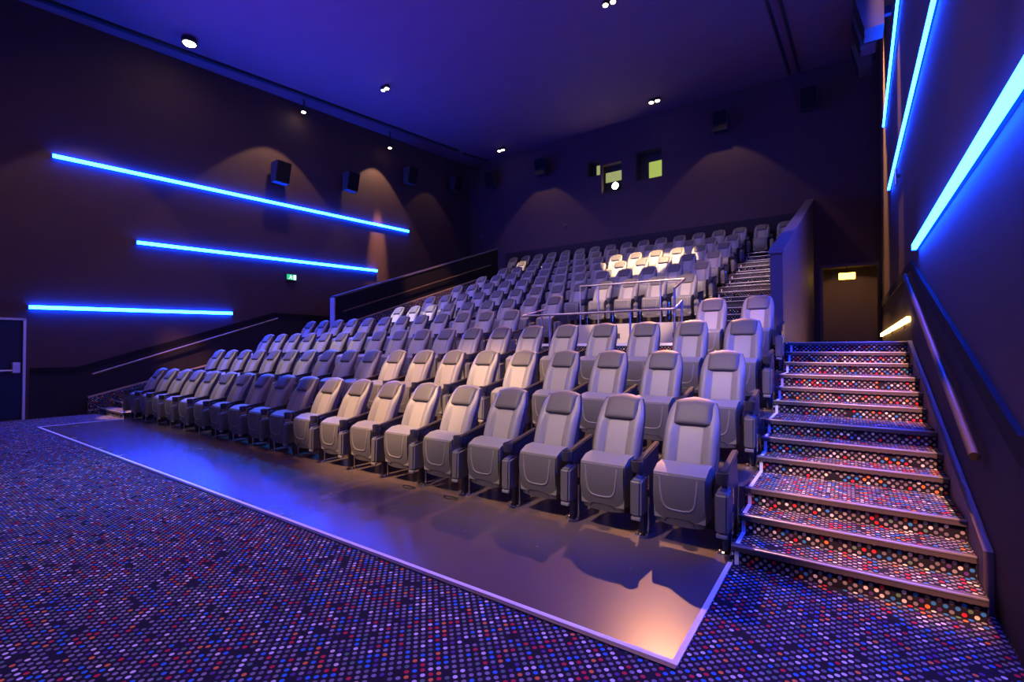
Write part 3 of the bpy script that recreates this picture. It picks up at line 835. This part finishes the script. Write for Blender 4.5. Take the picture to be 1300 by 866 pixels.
# downlights seen in the picture
spot('lamp_wash', (-7.4, 23.0, 13.05), (-6.0, 5.0, -2.2), 4800, (1, .40, .20), 38, .5)         # from the back over the seats to the floor
spot('lamp_wash', low(LPOS[6]), (-7.7, 22.3, 3.5), 12000, (1, .66, .34), 25, .12)         # hot pool on the ninth and tenth rows
spot('lamp_wash', low(LPOS[3]), (-17.2, 24.6, 4.6), 7000, (1, .66, .36), 13, .15)        # pool at the upper left
spot('lamp_wash', low(LPOS[0]), (-15.7, 14.6, 1.6), 6000, WHITE, 13, .2)                 # pool on the fifth row
# wall washers, pointing straight down beside the walls
def down(at, power, col, deg, blend=.06):
    return spot('wall_washer', at, (at[0], at[1] + .001, at[2] - 10), power, col, deg, blend)
down((-20.3, 5.5, 11.8), 280, WARM, 64)
down((-21.2, 12.4, 11.9), 300, WARM, 82)
down((-21.9, 18.6, 12.1), 330, WARM, 78)
down((-21.5, 23.0, 12.5), 50, WARM, 74)
spot('wall_washer', (-21.9, 18.8, 12.1), (-23.02, 18.8, 5.2), 6000, (1, .48, .20), 15, .9)
down((-16.4, 25.3, 13.2), 130, WARM, 80)
down((-5.3, 25.3, 13.2), 130, WARM, 80)
spot('wall_washer', (.55, 20.3, 12.8), (1.14, 20.3, 3.0), 16000, (1, .46, .20), 20, 1)
spot('wall_washer', (.5, 15.0, 12.3), (1.14, 15.0, 4.0), 6000, (1, .46, .30), 12, 1)
# unseen house lights read off lit seats, plus spots added to brighten stairs
spot('unseen_hall_spot', (-9.0, -1.5, 11.3), (-7.8, 7.8, -1.2), 8500, (1, .60, .31), 23, .6)
spot('unseen_hall_spot', (-3.2, 1.0, 11.4), (-2.65, 12.0, .9), 4200, PINK, 11, .6)
spot('unseen_hall_spot', (-3.2, 4.0, 11.7), (-2.75, 20.0, 3.0), 2300, (1, .58, .45), 15, .4)  # added to brighten the upper right stairs
spot('unseen_hall_spot', (-15.2, 14.0, 12.5), (-19.3, 20.0, 2.8), 3500, (1, .46, .22), 24, .7)  # added to brighten the upper left stairs and parapet
spot('unseen_hall_spot', (-4.5, -2.0, 11.2), (-3.9, 8.4, -1.1), 3700, (1, .72, .52), 32, .7)
spot('unseen_hall_spot', (1.0, -1.2, 11.3), (.62, 6.9, -1.7), 13000, (1, .40, .15), 13, .6)  # added orange spot on the lower right steps
spot('unseen_hall_spot', (1.0, -1.2, 11.3), (.62, 10.6, -.5), 15000, (1, .40, .15), 12, .6)  # added orange spot toward the landing steps
spot('unseen_hall_spot', (-15.5, 1.0, 11.4), (-16.5, 9.0, -1), 2200, WHITE, 32, .6)
spot('unseen_hall_spot', (-6.0, 3.0, 11.6), (-5.7, 16.3, 1.4), 7000, WARM, 16, .3)
spot('unseen_hall_spot', (-11.0, -2.0, 11.2), (-11.0, 17.0, 2.0), 2600, (.80, .62, 1), 56, .8)
# added warm spots brightening the left stairs
spot('stair_fill_spot', (-17.0, 1.0, 11.4), (-22.6, 9.2, -1.3), 7000, (1, .50, .25), 11, .8)
spot('stair_fill_spot', (-21.3, 1.0, 11.4), (-21.2, 6.2, -2.0), 9000, (1, .55, .28), 8, .4)
# added unseen blue spots on floor and ceiling, weak fills
spot('floor_blue_fill', (-18.0, 14.0, 12.4), (-11.5, 4.8, -2.4), 6000, (.01, .20, 1), 26, 1)  # added to strengthen the blue sheen on the vinyl
spot('ceiling_blue_fill', (-13.5, -3.5, -1.6), (-13.5, 8.0, 12.2), 11000, (.12, .05, 1), 56, 1)  # added wash that deepens the blue of the ceiling
area('blue_fill', (-9, -6.2, 5.5), (-9, 9, -2), 130, (.30, .26, 1), 9, 3)
area('violet_fill', (-10, 8, 11.8), (-10, 12, -2), 250, (.95, .50, .80), 9, 9)
spot('passage_light', (.05, YB + .9, 3.9), (.05, 31.1, 1.0), 45, (1, .48, .18), 95, .2)
spot('projector_beam', (-11.55, YB + .1, 10.0), (-9.5, -6, 2), 600, (1, .93, .82), 12, .5)

w = bpy.data.worlds.new('hall'); sc.world = w; w.use_nodes = True
w.node_tree.nodes['Background'].inputs[0].default_value = (.004, .003, .008, 1)
w.node_tree.nodes['Background'].inputs[1].default_value = 1.0

# ------------------------------------------------------------------ camera
cd = bpy.data.cameras.new('camera'); cam = bpy.data.objects.new('camera', cd); COL.objects.link(cam)
cam.location = (0, 0, 1.44)
cam.rotation_euler = (math.pi / 2 + PIT, 0, YAW)
cd.sensor_width = 36; cd.lens = 36 * FPX / 1300; cd.clip_end = 200; cd.clip_start = .01
sc.camera = cam
sc.view_settings.view_transform = 'Standard'; sc.view_settings.look = 'None'
sc.view_settings.gamma = 1; sc.view_settings.use_curve_mapping = False
sc.view_settings.exposure = 0.0
